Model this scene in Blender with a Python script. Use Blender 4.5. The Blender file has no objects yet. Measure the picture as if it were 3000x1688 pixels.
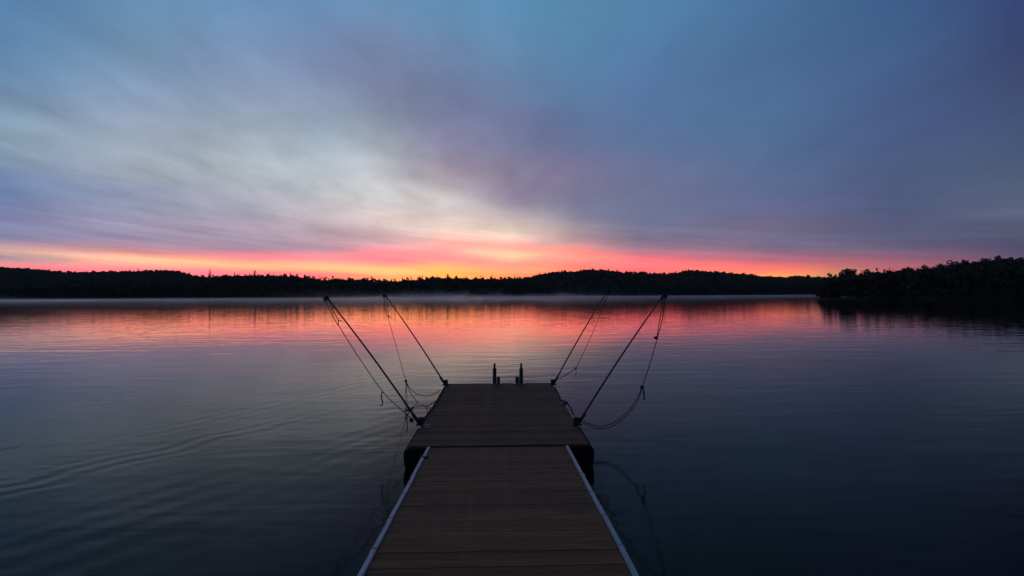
import bpy, bmesh, math, random
import numpy as np
from mathutils import Vector, Matrix, Quaternion, noise as mnoise

R = math.radians
sc = bpy.context.scene
col = sc.collection

# ------------------------------------------------------------------ camera
CAMZ = 2.3
F = 1515.0                      # focal length in pixels of the 3000 px wide photograph
HY = 861.0                      # horizon row in the middle of the photograph
YAW, PITCH, ROLL = R(1.55), math.atan((HY - 844) / F), R(0.25)
cam_d = bpy.data.cameras.new('camera')
cam = bpy.data.objects.new('camera', cam_d)
col.objects.link(cam)
sc.camera = cam
cam_d.sensor_width = 36.0
cam_d.sensor_fit = 'HORIZONTAL'
cam_d.lens = F / 3000 * 36
cam_d.clip_start = 0.05
cam_d.clip_end = 20000
M = (Matrix.Rotation(-YAW, 3, 'Z') @ Matrix.Rotation(R(90) + PITCH, 3, 'X') @ Matrix.Rotation(-ROLL, 3, 'Z'))
cam.matrix_world = Matrix.Translation((0, 0, CAMZ)) @ M.to_4x4()


def ray(px, py):
    return (M @ Vector((px - 1500, 844 - py, -F))).normalized()


def on_z(px, py, z):
    d = ray(px, py)
    t = (z - CAMZ) / d.z
    return Vector((0, 0, CAMZ)) + d * t


def at_y(px, py, y):
    d = ray(px, py)
    return Vector((0, 0, CAMZ)) + d * (y / d.y)


# ------------------------------------------------------------------ helpers
def tag(o, label=None, cat=None, group=None, kind=None):
    if label: o['label'] = label
    if cat: o['category'] = cat
    if group: o['group'] = group
    if kind: o['kind'] = kind
    return o


def empty(name, loc):
    o = bpy.data.objects.new(name, None)
    o.location = loc
    o.empty_display_size = 0.2
    col.objects.link(o)
    return o


def mesh_obj(name, verts, faces, mat, parent=None, smooth=False):
    me = bpy.data.meshes.new(name)
    me.from_pydata([tuple(v) for v in verts], [], [tuple(f) for f in faces])
    if mat: me.materials.append(mat)
    if smooth:
        me.polygons.foreach_set('use_smooth', [True] * len(me.polygons))
    me.update()
    o = bpy.data.objects.new(name, me)
    col.objects.link(o)
    if parent:
        o.parent = parent
        o.matrix_parent_inverse = Matrix.Translation(-parent.location)
    return o


class MB:
    def __init__(s):
        s.v, s.f = [], []

    def box(s, lo, hi, rot=None, ctr=None, bev=0.0):
        bm = bmesh.new()
        bmesh.ops.create_cube(bm, size=1)
        lo, hi = Vector(lo), Vector(hi)
        for v in bm.verts:
            v.co = Vector([(lo[i] + hi[i]) / 2 + v.co[i] * (hi[i] - lo[i]) for i in range(3)])
        if bev > 0:
            bmesh.ops.bevel(bm, geom=list(bm.edges), offset=bev, segments=2, affect='EDGES', profile=0.5)
        if rot is not None:
            c = Vector(ctr) if ctr is not None else (lo + hi) / 2
            for v in bm.verts: v.co = c + rot @ (v.co - c)
        s.add(bm)
        return s

    def add(s, bm):
        b = len(s.v)
        bm.verts.index_update()
        s.v += [v.co.copy() for v in bm.verts]
        s.f += [[b + v.index for v in f.verts] for f in bm.faces]
        bm.free()

    def tube(s, pts, rad, seg=8, cap=True):
        pts = [Vector(p) for p in pts]
        n = len(pts)
        if not isinstance(rad, (list, tuple)): rad = [rad] * n
        b = len(s.v)
        up = None
        for i, p in enumerate(pts):
            t = (pts[min(i + 1, n - 1)] - pts[max(i - 1, 0)]).normalized()
            if up is None:
                up = t.orthogonal().normalized()
            else:
                up = (up - t * up.dot(t))
                up = up.normalized() if up.length > 1e-6 else t.orthogonal().normalized()
            w = t.cross(up)
            for k in range(seg):
                a = 2 * math.pi * k / seg
                s.v.append(p + (up * math.cos(a) + w * math.sin(a)) * rad[i])
        for i in range(n - 1):
            for k in range(seg):
                k2 = (k + 1) % seg
                s.f.append([b + i * seg + k, b + i * seg + k2, b + (i + 1) * seg + k2, b + (i + 1) * seg + k])
        if cap:
            s.f.append([b + k for k in reversed(range(seg))])
            s.f.append([b + (n - 1) * seg + k for k in range(seg)])
        return s

    def lathe(s, prof, ctr, axis=(0, 0, 1), seg=16):
        q = Vector((0, 0, 1)).rotation_difference(Vector(axis))
        b = len(s.v)
        ctr = Vector(ctr)
        for r, z in prof:
            for k in range(seg):
                a = 2 * math.pi * k / seg
                s.v.append(ctr + q @ Vector((r * math.cos(a), r * math.sin(a), z)))
        n = len(prof)
        for i in range(n - 1):
            for k in range(seg):
                k2 = (k + 1) % seg
                s.f.append([b + i * seg + k, b + i * seg + k2, b + (i + 1) * seg + k2, b + (i + 1) * seg + k])
        s.f.append([b + k for k in reversed(range(seg))])
        s.f.append([b + (n - 1) * seg + k for k in range(seg)])
        return s

    def build(s, name, mat, parent=None, smooth=False):
        return mesh_obj(name, s.v, s.f, mat, parent, smooth)


def spline(pts, sub=8):
    pts = [Vector(p) for p in pts]
    out = []
    P = [pts[0] * 2 - pts[1]] + pts + [pts[-1] * 2 - pts[-2]]
    for i in range(1, len(P) - 2):
        a, b, c, d = P[i - 1], P[i], P[i + 1], P[i + 2]
        for k in range(sub):
            t = k / sub
            out.append(0.5 * ((2 * b) + (c - a) * t + (2 * a - 5 * b + 4 * c - d) * t * t + (3 * b - a - 3 * c + d) * t ** 3))
    out.append(pts[-1])
    return out


# ------------------------------------------------------------------ materials
class NT:
    """small helper for building node trees"""
    def __init__(s, tree):
        s.t = tree

    def n(s, typ, **kw):
        nd = s.t.nodes.new(typ)
        for k, v in kw.items():
            setattr(nd, k, v)
        return nd

    def link(s, a, b):
        s.t.links.new(a, b)

    def put(s, sock, val):
        if hasattr(val, 'is_linked') or isinstance(val, bpy.types.NodeSocket):
            s.link(val, sock)
        else:
            sock.default_value = val

    def math(s, op, a, b=0.0, c=0.0, clamp=False):
        nd = s.n('ShaderNodeMath', operation=op, use_clamp=clamp)
        s.put(nd.inputs[0], a); s.put(nd.inputs[1], b); s.put(nd.inputs[2], c)
        return nd.outputs[0]

    def rng(s, v, a, b, c=0.0, d=1.0, interp='LINEAR'):
        nd = s.n('ShaderNodeMapRange', interpolation_type=interp, clamp=True)
        s.put(nd.inputs[0], v)
        for i, x in enumerate((a, b, c, d)): s.put(nd.inputs[1 + i], x)
        return nd.outputs[0]

    def comb(s, x, y, z):
        nd = s.n('ShaderNodeCombineXYZ')
        s.put(nd.inputs[0], x); s.put(nd.inputs[1], y); s.put(nd.inputs[2], z)
        return nd.outputs[0]

    def sep(s, v):
        nd = s.n('ShaderNodeSeparateXYZ')
        s.link(v, nd.inputs[0])
        return nd.outputs

    def noise(s, vec, scale=1.0, detail=2.0, rough=0.5, dist=0.0):
        nd = s.n('ShaderNodeTexNoise')
        s.link(vec, nd.inputs['Vector'])
        nd.inputs['Scale'].default_value = scale
        nd.inputs['Detail'].default_value = detail
        nd.inputs['Roughness'].default_value = rough
        nd.inputs['Distortion'].default_value = dist
        return nd.outputs[0]

    def mapping(s, vec, loc=(0, 0, 0), rot=(0, 0, 0), scale=(1, 1, 1)):
        nd = s.n('ShaderNodeMapping')
        s.link(vec, nd.inputs[0])
        nd.inputs['Location'].default_value = loc
        nd.inputs['Rotation'].default_value = rot
        nd.inputs['Scale'].default_value = scale
        return nd.outputs[0]

    def mix(s, fac, a, b, blend='MIX'):
        nd = s.n('ShaderNodeMix', data_type='RGBA', blend_type=blend)
        s.put(nd.inputs[0], fac)
        s.put(nd.inputs[6], a); s.put(nd.inputs[7], b)
        return nd.outputs[2]

    def ramp(s, fac, stops, interp='LINEAR'):
        nd = s.n('ShaderNodeValToRGB')
        cr = nd.color_ramp
        cr.interpolation = interp
        stops = sorted(stops)
        cr.elements[0].position, cr.elements[0].color = stops[0][0], stops[0][1]
        cr.elements[1].position, cr.elements[1].color = stops[-1][0], stops[-1][1]
        for p, c in stops[1:-1]:
            e = cr.elements.new(p)
            e.color = c
        if fac is not None: s.link(fac, nd.inputs[0])
        return nd.outputs[0]


def new_mat(name):
    m = bpy.data.materials.new(name)
    m.use_nodes = True
    t = NT(m.node_tree)
    b = m.node_tree.nodes['Principled BSDF']
    return m, t, b


def plain(name, base, rough, metal=0.0, var=0.3, scale=12.0, bump=0.0, spec=0.5):
    m, t, b = new_mat(name)
    tc = t.n('ShaderNodeTexCoord')
    n = t.noise(tc.outputs['Object'], scale, 4, 0.6)
    lo = [c * (1 - var) for c in base] + [1]
    hi = [c * (1 + var) for c in base] + [1]
    t.link(t.ramp(n, [(0.3, lo), (0.7, hi)]), b.inputs['Base Color'])
    b.inputs['Roughness'].default_value = rough
    b.inputs['Metallic'].default_value = metal
    b.inputs['Specular IOR Level'].default_value = spec
    if bump:
        bp = t.n('ShaderNodeBump')
        bp.inputs['Strength'].default_value = bump
        bp.inputs['Distance'].default_value = 0.01
        t.link(n, bp.inputs['Height'])
        t.link(bp.outputs[0], b.inputs['Normal'])
    return m


def wood(name, base, pitch, y0, seed=0.0):
    """weathered deck boards running across the dock, each board its own tone"""
    m, t, b = new_mat(name)
    tc = t.n('ShaderNodeTexCoord')
    x, y, z = t.sep(tc.outputs['Object'])
    idx = t.math('FLOOR', t.math('DIVIDE', t.math('SUBTRACT', y, y0), pitch))
    wn = t.n('ShaderNodeTexWhiteNoise', noise_dimensions='1D')
    t.link(t.math('ADD', idx, seed), wn.inputs['W'])
    off = t.math('MULTIPLY', wn.outputs[0], 37.0)
    grain = t.noise(t.comb(t.math('ADD', t.math('MULTIPLY', x, 2.2), off), t.math('MULTIPLY', y, 70.0), t.math('MULTIPLY', z, 70.0)), 1.0, 5, 0.65, 0.4)
    stain = t.noise(t.mapping(tc.outputs['Object'], (seed, 2 + seed, 0), (0, 0, 0), (0.8, 1.6, 1)), 1.0, 5, 0.6, 0.6)
    lane = t.noise(t.mapping(tc.outputs['Object'], (seed, seed, 0), (0, 0, 0), (5.5, 0.25, 1)), 1.0, 3, 0.5)
    c = t.mix(wn.outputs[0], [v * 0.78 for v in base] + [1], [v * 1.2 for v in base] + [1])
    c = t.mix(t.rng(grain, 0.42, 0.64, 0.0, 0.72), c, [base[0] * 0.32, base[1] * 0.32, base[2] * 0.34, 1])
    c = t.mix(t.rng(stain, 0.5, 0.66, 0.0, 0.7), c, [base[0] * 0.33, base[1] * 0.42, base[2] * 0.44, 1])
    c = t.mix(t.rng(lane, 0.52, 0.7, 0.0, 0.35), c, [base[0] * 1.25, base[1] * 1.25, base[2] * 1.25, 1])
    t.link(c, b.inputs['Base Color'])
    t.link(t.rng(stain, 0.45, 0.68, 0.88, 0.66), b.inputs['Roughness'])
    b.inputs['Specular IOR Level'].default_value = 0.12
    bp = t.n('ShaderNodeBump')
    bp.inputs['Strength'].default_value = 0.5
    bp.inputs['Distance'].default_value = 0.004
    t.link(grain, bp.inputs['Height'])
    t.link(bp.outputs[0], b.inputs['Normal'])
    return m


M_black = plain('black_plastic', (0.012, 0.012, 0.011), 0.75, var=0.3, scale=6, bump=0.3, spec=0.12)
M_metal = plain('galvanised_metal', (0.30, 0.30, 0.31), 0.45, 0.8, 0.35, 25)
M_dark = plain('dark_metal', (0.03, 0.03, 0.032), 0.5, 0.3, 0.4, 30)
M_whip = plain('dark_fibreglass', (0.022, 0.021, 0.022), 0.4, 0.0, 0.25, 8)
M_rope = plain('worn_rope', (0.035, 0.03, 0.03), 0.9, 0.0, 0.4, 80, 0.4, 0.1)
M_white = plain('pale_fitting', (0.36, 0.355, 0.35), 0.5, 0.0, 0.1, 30)
M_post = plain('ladder_post', (0.05, 0.045, 0.042), 0.6, 0.0, 0.4, 14, 0.3)
M_fascia = plain('weathered_fascia', (0.10, 0.075, 0.065), 0.7, 0.0, 0.35, 9, 0.3, 0.3)
M_earth = plain('forest_soil', (0.03, 0.028, 0.018), 0.9, 0.0, 0.4, 0.05, 0.0, 0.1)
M_bank = plain('bank_soil', (0.05, 0.045, 0.03), 0.9, 0.0, 0.4, 0.5, 0.0, 0.1)
M_grass = plain('meadow_grass', (0.12, 0.14, 0.075), 0.9, 0.0, 0.25, 0.05, 0.0, 0.1)
M_bark = plain('bark', (0.05, 0.038, 0.03), 0.9, 0.0, 0.3, 3, 0.0, 0.1)


def foliage(name, base):
    m, t, b = new_mat(name)
    tc = t.n('ShaderNodeTexCoord')
    n = t.noise(tc.outputs['Object'], 0.22, 4, 0.65)
    c = t.ramp(n, [(0.3, [v * 0.55 for v in base] + [1]), (0.72, [v * 1.45 for v in base] + [1])])
    t.link(c, b.inputs['Base Color'])
    b.inputs['Roughness'].default_value = 0.85
    b.inputs['Specular IOR Level'].default_value = 0.1
    return m


M_leaf = foliage('broadleaf_foliage', (0.070, 0.076, 0.045))
M_dim = foliage('headland_foliage', (0.048, 0.053, 0.034))
M_needle = foliage('conifer_foliage', (0.055, 0.062, 0.038))


def aluminium_edge():
    m, t, b = new_mat('painted_aluminium')
    tc = t.n('ShaderNodeTexCoord')
    n = t.noise(t.mapping(tc.outputs['Object'], (0, 0, 0), (0, 0, 0), (30, 3, 30)), 1.0, 5, 0.6)
    c = t.ramp(n, [(0.3, (0.25, 0.255, 0.265, 1)), (0.7, (0.40, 0.405, 0.42, 1))])
    t.link(c, b.inputs['Base Color'])
    b.inputs['Roughness'].default_value = 0.5
    b.inputs['Specular IOR Level'].default_value = 0.4
    return m


M_edge = aluminium_edge()


# ------------------------------------------------------------------ world sky
def lin(c):
    return [((v / 255) / 12.92 if v / 255 <= 0.04045 else ((v / 255 + 0.055) / 1.055) ** 2.4) for v in c] + [1.0]


# rows of colour read along eight degrees-of-azimuth columns of the sky, row k of each column being the same band
SKY = {
 0: [(0,(92,136,180)),(150,(98,136,176)),(250,(114,146,178)),(350,(138,164,188)),(430,(141,164,184)),(500,(126,146,181)),(560,(114,138,180)),(630,(128,134,174)),(670,(136,140,176)),(695,(134,137,172)),(708,(165,148,175)),(718,(195,158,172)),(726,(218,170,165)),(735,(228,180,165)),(750,(168,146,165)),(768,(232,160,158)),(785,(242,138,150))],
 375: [(0,(104,150,190)),(150,(122,156,188)),(250,(138,163,194)),(350,(150,164,186)),(430,(158,172,188)),(500,(158,167,182)),(560,(150,160,186)),(630,(158,158,185)),(670,(164,155,182)),(695,(158,146,175)),(712,(178,148,172)),(725,(205,150,166)),(738,(230,165,162)),(755,(252,212,168)),(770,(252,190,160)),(785,(248,148,152)),(800,(246,138,150))],
 750: [(0,(104,142,182)),(150,(122,148,185)),(250,(138,158,190)),(350,(156,171,190)),(430,(172,184,196)),(500,(184,192,200)),(560,(178,180,190)),(620,(172,168,186)),(665,(184,168,182)),(700,(176,158,178)),(718,(172,152,174)),(735,(186,150,170)),(758,(246,148,160)),(778,(255,210,148)),(788,(255,192,148)),(800,(250,145,152)),(812,(248,138,140))],
 940: [(0,(105,145,187)),(150,(118,138,175)),(250,(130,145,178)),(350,(148,164,185)),(405,(160,176,192)),(455,(184,196,207)),(505,(194,203,211)),(560,(204,206,211)),(615,(203,192,200)),(665,(197,176,184)),(702,(190,160,176)),(728,(194,154,171)),(754,(243,154,164)),(784,(254,208,140)),(794,(252,186,145)),(804,(250,150,146)),(815,(250,145,138))],
 1125: [(0,(106,144,184)),(150,(118,136,170)),(250,(126,138,170)),(350,(140,152,175)),(430,(164,171,182)),(500,(188,190,198)),(560,(216,216,218)),(610,(224,214,213)),(650,(232,210,205)),(685,(212,182,188)),(715,(224,166,174)),(735,(246,158,166)),(765,(251,155,162)),(790,(255,212,132)),(800,(255,204,122)),(808,(252,176,130)),(820,(255,195,100))],
 1310: [(0,(100,145,185)),(150,(112,139,175)),(250,(115,130,165)),(350,(122,126,160)),(450,(143,138,164)),(515,(164,150,165)),(555,(192,182,188)),(597,(221,214,214)),(637,(231,213,207)),(672,(249,221,205)),(700,(246,200,186)),(728,(250,172,165)),(757,(251,162,158)),(787,(255,214,128)),(800,(255,214,98)),(810,(255,200,92)),(822,(254,175,92))],
 1500: [(0,(94,144,184)),(150,(102,140,178)),(250,(108,132,168)),(350,(114,124,160)),(430,(124,127,160)),(500,(138,131,158)),(560,(142,131,158)),(600,(152,142,162)),(635,(192,176,180)),(690,(248,220,200)),(718,(250,182,170)),(750,(255,220,172)),(778,(250,165,150)),(800,(253,190,122)),(808,(254,172,112)),(815,(253,162,100)),(825,(253,150,92))],
 1690: [(0,(88,138,176)),(150,(88,132,172)),(250,(93,128,168)),(350,(98,120,160)),(430,(105,118,155)),(500,(125,120,155)),(560,(126,122,152)),(600,(119,120,149)),(640,(135,130,154)),(675,(172,152,160)),(704,(190,152,158)),(728,(240,158,152)),(752,(253,168,148)),(776,(249,142,132)),(795,(250,148,115)),(808,(250,140,110)),(825,(248,130,100))],
 1875: [(0,(84,132,172)),(150,(85,125,168)),(250,(88,120,166)),(350,(88,118,160)),(430,(96,117,155)),(500,(108,118,154)),(560,(112,118,150)),(620,(110,118,150)),(660,(116,119,148)),(700,(134,122,150)),(722,(160,126,148)),(740,(205,128,146)),(758,(240,130,140)),(778,(247,132,136)),(795,(244,122,130)),(810,(240,110,120)),(825,(238,105,110))],
 2250: [(0,(76,117,160)),(150,(78,112,156)),(250,(80,111,154)),(350,(82,114,154)),(430,(85,111,150)),(500,(88,110,148)),(560,(92,108,146)),(620,(104,107,145)),(660,(116,109,140)),(700,(118,112,140)),(725,(130,112,140)),(742,(158,112,136)),(765,(205,114,130)),(790,(244,140,120)),(800,(252,165,108)),(812,(255,190,100)),(825,(252,170,95))],
 2625: [(0,(66,97,144)),(150,(69,97,142)),(250,(71,95,139)),(350,(74,94,140)),(430,(75,94,134)),(500,(78,95,131)),(560,(80,94,130)),(620,(83,93,129)),(660,(92,95,130)),(700,(99,97,128)),(722,(108,98,127)),(740,(126,98,124)),(758,(152,100,122)),(775,(182,104,120)),(790,(200,106,118)),(805,(205,108,112)),(825,(200,105,108))],
 3000: [(0,(54,70,116)),(150,(60,74,114)),(250,(64,78,114)),(350,(68,85,122)),(430,(70,87,119)),(500,(76,91,119)),(560,(86,99,126)),(620,(94,104,130)),(660,(88,94,120)),(700,(84,84,114)),(715,(83,81,112)),(730,(84,80,110)),(745,(88,80,109)),(760,(94,82,109)),(780,(110,84,108)),(800,(125,86,106)),(825,(130,86,104))],
}


def glow(c):
    """the camera clips the red of the glow: the real sky there is brighter than white"""
    o = []
    q = min(1.0, max(0.0, (max(c[:3]) - min(c[:3]) - 0.38) / 0.30))
    for v in c[:3]:
        k = min(1.0, max(0.0, (v - 0.80) / 0.18))
        o.append(v * (1 + 1.1 * q * k * k * (3 - 2 * k)))
    return o + [1.0]


def az_el(px, py):
    d = ray(px, py)
    return math.atan2(d.x, d.y), math.asin(d.z)


def epos(el):                    # ramp position of an elevation: finer steps near the horizon
    return math.sqrt(max(el, 0.0) / (math.pi / 2))


def sky_columns():
    keys = sorted(SKY)
    cols = []
    SUB = 2
    for i in range(len(keys) - 1):
        for k in range(SUB + (1 if i == len(keys) - 2 else 0)):
            w = k / SUB
            px = keys[i] * (1 - w) + keys[i + 1] * w
            stops = []
            for (ya, ca), (yb, cb) in zip(SKY[keys[i]], SKY[keys[i + 1]]):
                y = ya * (1 - w) + yb * w
                a, b = lin(ca), lin(cb)
                c = [a[j] * (1 - w) + b[j] * w for j in range(4)]
                stops.append((az_el(px, y)[1], glow(c)))
            cols.append((az_el(px, 800)[0], stops))
    return cols


def build_world():
    w = bpy.data.worlds.new('World')
    sc.world = w
    w.use_nodes = True
    T = NT(w.node_tree)
    for nd in list(w.node_tree.nodes): w.node_tree.nodes.remove(nd)
    tc = T.n('ShaderNodeTexCoord')
    x, y, z = T.sep(tc.outputs['Generated'])
    az = T.math('ARCTAN2', x, y)
    el = T.math('ARCSINE', T.math('MINIMUM', T.math('MAXIMUM', z, -1.0), 1.0))
    # cloud layer coordinates: a flat layer overhead, streaks running towards the glow
    den = T.math('ADD', T.math('MAXIMUM', z, 0.0), 0.10)
    pl = T.comb(T.math('DIVIDE', x, den), T.math('DIVIDE', y, den), 0.0)
    st = T.mapping(pl, (3.1, 7.7, 0), (0, 0, R(7)), (1.0, 0.42, 1.0))
    warp = T.noise(T.mapping(pl, (1, 2, 3), (0, 0, R(7)), (0.9, 0.45, 1)), 1.0, 4, 0.55)
    warp2 = T.noise(T.mapping(pl, (11, 5, 3), (0, 0, R(7)), (1.1, 0.5, 1)), 1.0, 4, 0.55)
    streak = T.noise(st, 1.15, 4, 0.5, 0.4)
    fine = T.noise(st, 2.7, 6, 0.58, 0.6)
    # horizontal wisps low in the sky
    low = T.noise(T.comb(T.math('MULTIPLY', az, 2.6), T.math('ADD', T.math('MULTIPLY', el, 60.0), T.math('MULTIPLY', az, 5.5)), 4.0), 1.0, 5, 0.62, 0.3)
    puff = T.noise(T.mapping(pl, (8.3, 2.1, 0), (0, 0, R(7)), (1.0, 0.62, 1.0)), 2.2, 5, 0.55, 0.25)
    az2 = T.math('ADD', az, T.math('MULTIPLY', T.math('SUBTRACT', warp2, 0.5), T.math('MULTIPLY', el, 0.22)))
    el2 = T.math('ADD', el, T.math('MULTIPLY', T.math('SUBTRACT', warp, 0.5), T.math('MULTIPLY', el, 0.15)))
    el2 = T.math('ADD', el2, T.math('MULTIPLY', T.math('SUBTRACT', low, 0.5), 0.008))
    pos = T.math('SQRT', T.math('DIVIDE', T.math('MAXIMUM', el2, 0.0), math.pi / 2))

    def full(stops, hi, zen):
        out = [(epos(e), c) for e, c in stops]
        lowest = min(out)
        top = max(out)
        out.append((0.0, lowest[1]))
        if epos(R(48)) > top[0]: out.append((epos(R(48)), hi))
        out.append((1.0, zen))
        return out

    zen = lin((58, 84, 128))
    cols = sky_columns()
    hi_l, hi_r = lin((86, 124, 166)), lin((52, 72, 114))
    n = len(cols)
    all_cols = []
    back = [(R(0.5), lin((70, 72, 100))), (R(12), lin((66, 76, 112))), (R(30), lin((58, 78, 120)))]
    left = [(R(0.5), lin((175, 130, 150))), (R(5), lin((150, 138, 165))), (R(14), lin((120, 140, 172))), (R(30), lin((86, 122, 164)))]
    right = [(R(0.5), lin((88, 72, 96))), (R(6), lin((76, 78, 108))), (R(30), lin((48, 62, 104)))]
    all_cols.append((-R(150), full(back, lin((56, 80, 122)), zen)))
    all_cols.append((-R(80), full(left, lin((74, 108, 150)), zen)))
    for i, (a, stops) in enumerate(cols):
        k = i / (n - 1)
        hi = [hi_l[j] * (1 - k) + hi_r[j] * k for j in range(4)]
        all_cols.append((a, full(stops, hi, zen)))
    all_cols.append((R(80), full(right, lin((48, 66, 108)), zen)))
    all_cols.append((R(150), full(back, lin((56, 80, 122)), zen)))
    c = None
    prev = None
    for a, stops in all_cols:
        r = T.ramp(pos, stops)
        if c is None:
            c = r
        else:
            c = T.mix(T.rng(az2, prev, a), c, r)
        prev = a
    # soft light and dark clouds over the bands
    amp = T.math('MULTIPLY', T.rng(el, R(1.5), R(8)), T.rng(az, R(-60), R(30), 1.0, 0.45))
    m = T.math('ADD', T.math('MULTIPLY', T.math('SUBTRACT', streak, 0.5), 0.55), T.math('MULTIPLY', T.math('SUBTRACT', fine, 0.5), 0.55))
    m = T.math('ADD', 1.0, T.math('MULTIPLY', m, amp))
    pm = T.math('MULTIPLY', T.rng(el, R(4), R(9)), T.math('MULTIPLY', T.rng(el, R(16), R(30), 1.0, 0.35), T.rng(az, R(-5), R(14), 1.0, 0.15)))
    m = T.math('ADD', m, T.math('MULTIPLY', T.math('SUBTRACT', puff, 0.5), T.math('MULTIPLY', pm, 0.75)))
    m2 = T.math('ADD', m, T.math('MULTIPLY', T.math('SUBTRACT', low, 0.5), T.math('MULTIPLY', T.rng(el, R(0.8), R(3), 0.65, 0.85), T.rng(el, R(5), R(10), 1.0, 0.0))))
    sc_ = T.n('ShaderNodeVectorMath', operation='SCALE')
    T.link(c, sc_.inputs[0]); T.link(m2, sc_.inputs['Scale'])
    cloud = sc_.outputs[0]
    # clear air above and behind the cloud layer
    sky = T.n('ShaderNodeTexSky', sky_type='NISHITA')
    sky.sun_disc = False
    sky.sun_elevation = R(0.5)
    sky.sun_rotation = R(-4)
    b1 = T.n('ShaderNodeBackground'); T.link(cloud, b1.inputs[0]); b1.inputs[1].default_value = 1.0
    b2 = T.n('ShaderNodeBackground'); T.link(sky.outputs[0], b2.inputs[0]); b2.inputs[1].default_value = 0.05
    mx = T.n('ShaderNodeMixShader')
    mx.inputs[0].default_value = 0.03
    T.link(b1.outputs[0], mx.inputs[1]); T.link(b2.outputs[0], mx.inputs[2])
    out = T.n('ShaderNodeOutputWorld')
    T.link(mx.outputs[0], out.inputs[0])
    w.cycles.sampling_method = 'MANUAL'
    w.cycles.sample_map_resolution = 512


build_world()

# ------------------------------------------------------------------ water
def build_water():
    m, t, b = new_mat('lake_water')
    geo = t.n('ShaderNodeTexCoord')
    P = geo.outputs['Object']
    x, y, z = t.sep(P)
    wind = t.noise(t.mapping(P, (3, 9, 0), (0, 0, R(8)), (0.035, 0.09, 1)), 1.0, 3, 0.5)
    windf = t.rng(wind, 0.35, 0.65, 0.35, 1.0, 'SMOOTHSTEP')
    rip = t.noise(t.mapping(P, (0, 0, 0), (0, 0, R(6)), (1.5, 5.0, 1)), 1.0, 3, 0.5, 0.3)
    rip2 = t.noise(t.mapping(P, (7, 3, 0), (0, 0, R(-12)), (0.45, 1.5, 1)), 1.0, 2, 0.5, 0.3)
    h = t.math('MULTIPLY', t.math('MULTIPLY', rip, 0.0024), windf)
    h = t.math('ADD', h, t.math('MULTIPLY', rip2, 0.0085))
    rip3 = t.noise(t.mapping(P, (2, 8, 0), (0, 0, R(5)), (0.26, 0.70, 1)), 1.0, 3, 0.55, 0.3)
    h = t.math('ADD', h, t.math('MULTIPLY', rip3, 0.014))
    # long low wake crests on the left, crossing the view
    d = (math.cos(R(-33)), math.sin(R(-33)))
    ph = t.math('ADD', t.math('MULTIPLY', x, d[0]), t.math('MULTIPLY', y, d[1]))
    warp = t.noise(t.mapping(P, (0, 0, 0), (0, 0, R(-33)), (0.25, 0.10, 1)), 1.0, 2, 0.5)
    ph = t.math('ADD', t.math('MULTIPLY', ph, 16.0), t.math('MULTIPLY', warp, 22.0))
    wk = t.math('SINE', ph)
    msk = t.noise(t.mapping(P, (5, 1, 0), (0, 0, R(-33)), (0.30, 0.08, 1)), 1.0, 2, 0.5)
    mk = t.math('MULTIPLY', t.rng(msk, 0.38, 0.62, 0.0, 1.0, 'SMOOTHSTEP'), t.rng(x, -1.0, -4.0, 0.25, 1.0, 'SMOOTHSTEP'))
    mk = t.math('MULTIPLY', mk, t.rng(y, 9.0, 15.0, 1.0, 0.0, 'SMOOTHSTEP'))
    h = t.math('ADD', h, t.math('MULTIPLY', t.math('MULTIPLY', wk, mk), 0.0018))
    # two short trains of wake waves running out past the left of the dock
    wq = t.noise(t.mapping(P, (3, 3, 0), (0, 0, R(30)), (0.35, 0.9, 1)), 1.0, 3, 0.5)
    for px_, py_, nx_, ny_, wid, lam, lo_, hi_, amp_ in ((-6.1, 6.1, 0.84, 0.545, 0.42, 0.36, 3.5, 9.8, 0.0019), (-4.8, 10.9, 0.88, 0.47, 0.75, 0.42, 8.6, 15.5, 0.0013)):
        dd = t.math('SUBTRACT', t.math('MULTIPLY', t.math('SUBTRACT', x, px_), nx_), t.math('MULTIPLY', t.math('SUBTRACT', y, py_), ny_))
        dd = t.math('ADD', dd, t.math('MULTIPLY', t.math('SUBTRACT', wq, 0.5), 0.9))
        en = t.math('EXPONENT', t.math('MULTIPLY', t.math('POWER', t.math('ABSOLUTE', t.math('DIVIDE', dd, wid)), 2.0), -1.0))
        en = t.math('MULTIPLY', en, t.math('MULTIPLY', t.rng(y, lo_ - 1.5, lo_ + 1, 0.0, 1.0, 'SMOOTHSTEP'), t.rng(y, hi_ - 1.5, hi_ + 1.5, 1.0, 0.0, 'SMOOTHSTEP')))
        h = t.math('ADD', h, t.math('MULTIPLY', t.math('MULTIPLY', t.math('SINE', t.math('MULTIPLY', dd, 6.2832 / lam)), en), amp_))
    bp = t.n('ShaderNodeBump')
    bp.inputs['Strength'].default_value = 1.0
    bp.inputs['Distance'].default_value = 1.0
    t.link(h, bp.inputs['Height'])
    t.link(bp.outputs[0], b.inputs['Normal'])
    b.inputs['Base Color'].default_value = (0.012, 0.007, 0.0035, 1)
    # a breeze ruffles the water close to the far shore
    bnd = t.math('SUBTRACT', y, t.math('MULTIPLY', x, t.rng(x, 0.0, 1.0, 0.12, 0.45)))
    ruf = t.noise(t.mapping(P, (1, 4, 0), (0, 0, 0), (0.01, 0.03, 1)), 1.0, 3, 0.5)
    bnd = t.math('ADD', bnd, t.math('MULTIPLY', t.math('SUBTRACT', ruf, 0.5), 60.0))
    rad = t.math('SQRT', t.math('ADD', t.math('MULTIPLY', x, x), t.math('MULTIPLY', y, y)))
    near = t.rng(rad, 5.0, 22.0, 0.05, 0.0, 'SMOOTHSTEP')
    t.link(t.math('ADD', near, t.rng(bnd, 185.0, 270.0, 0.025, 0.13, 'SMOOTHSTEP')), b.inputs['Roughness'])
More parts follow.
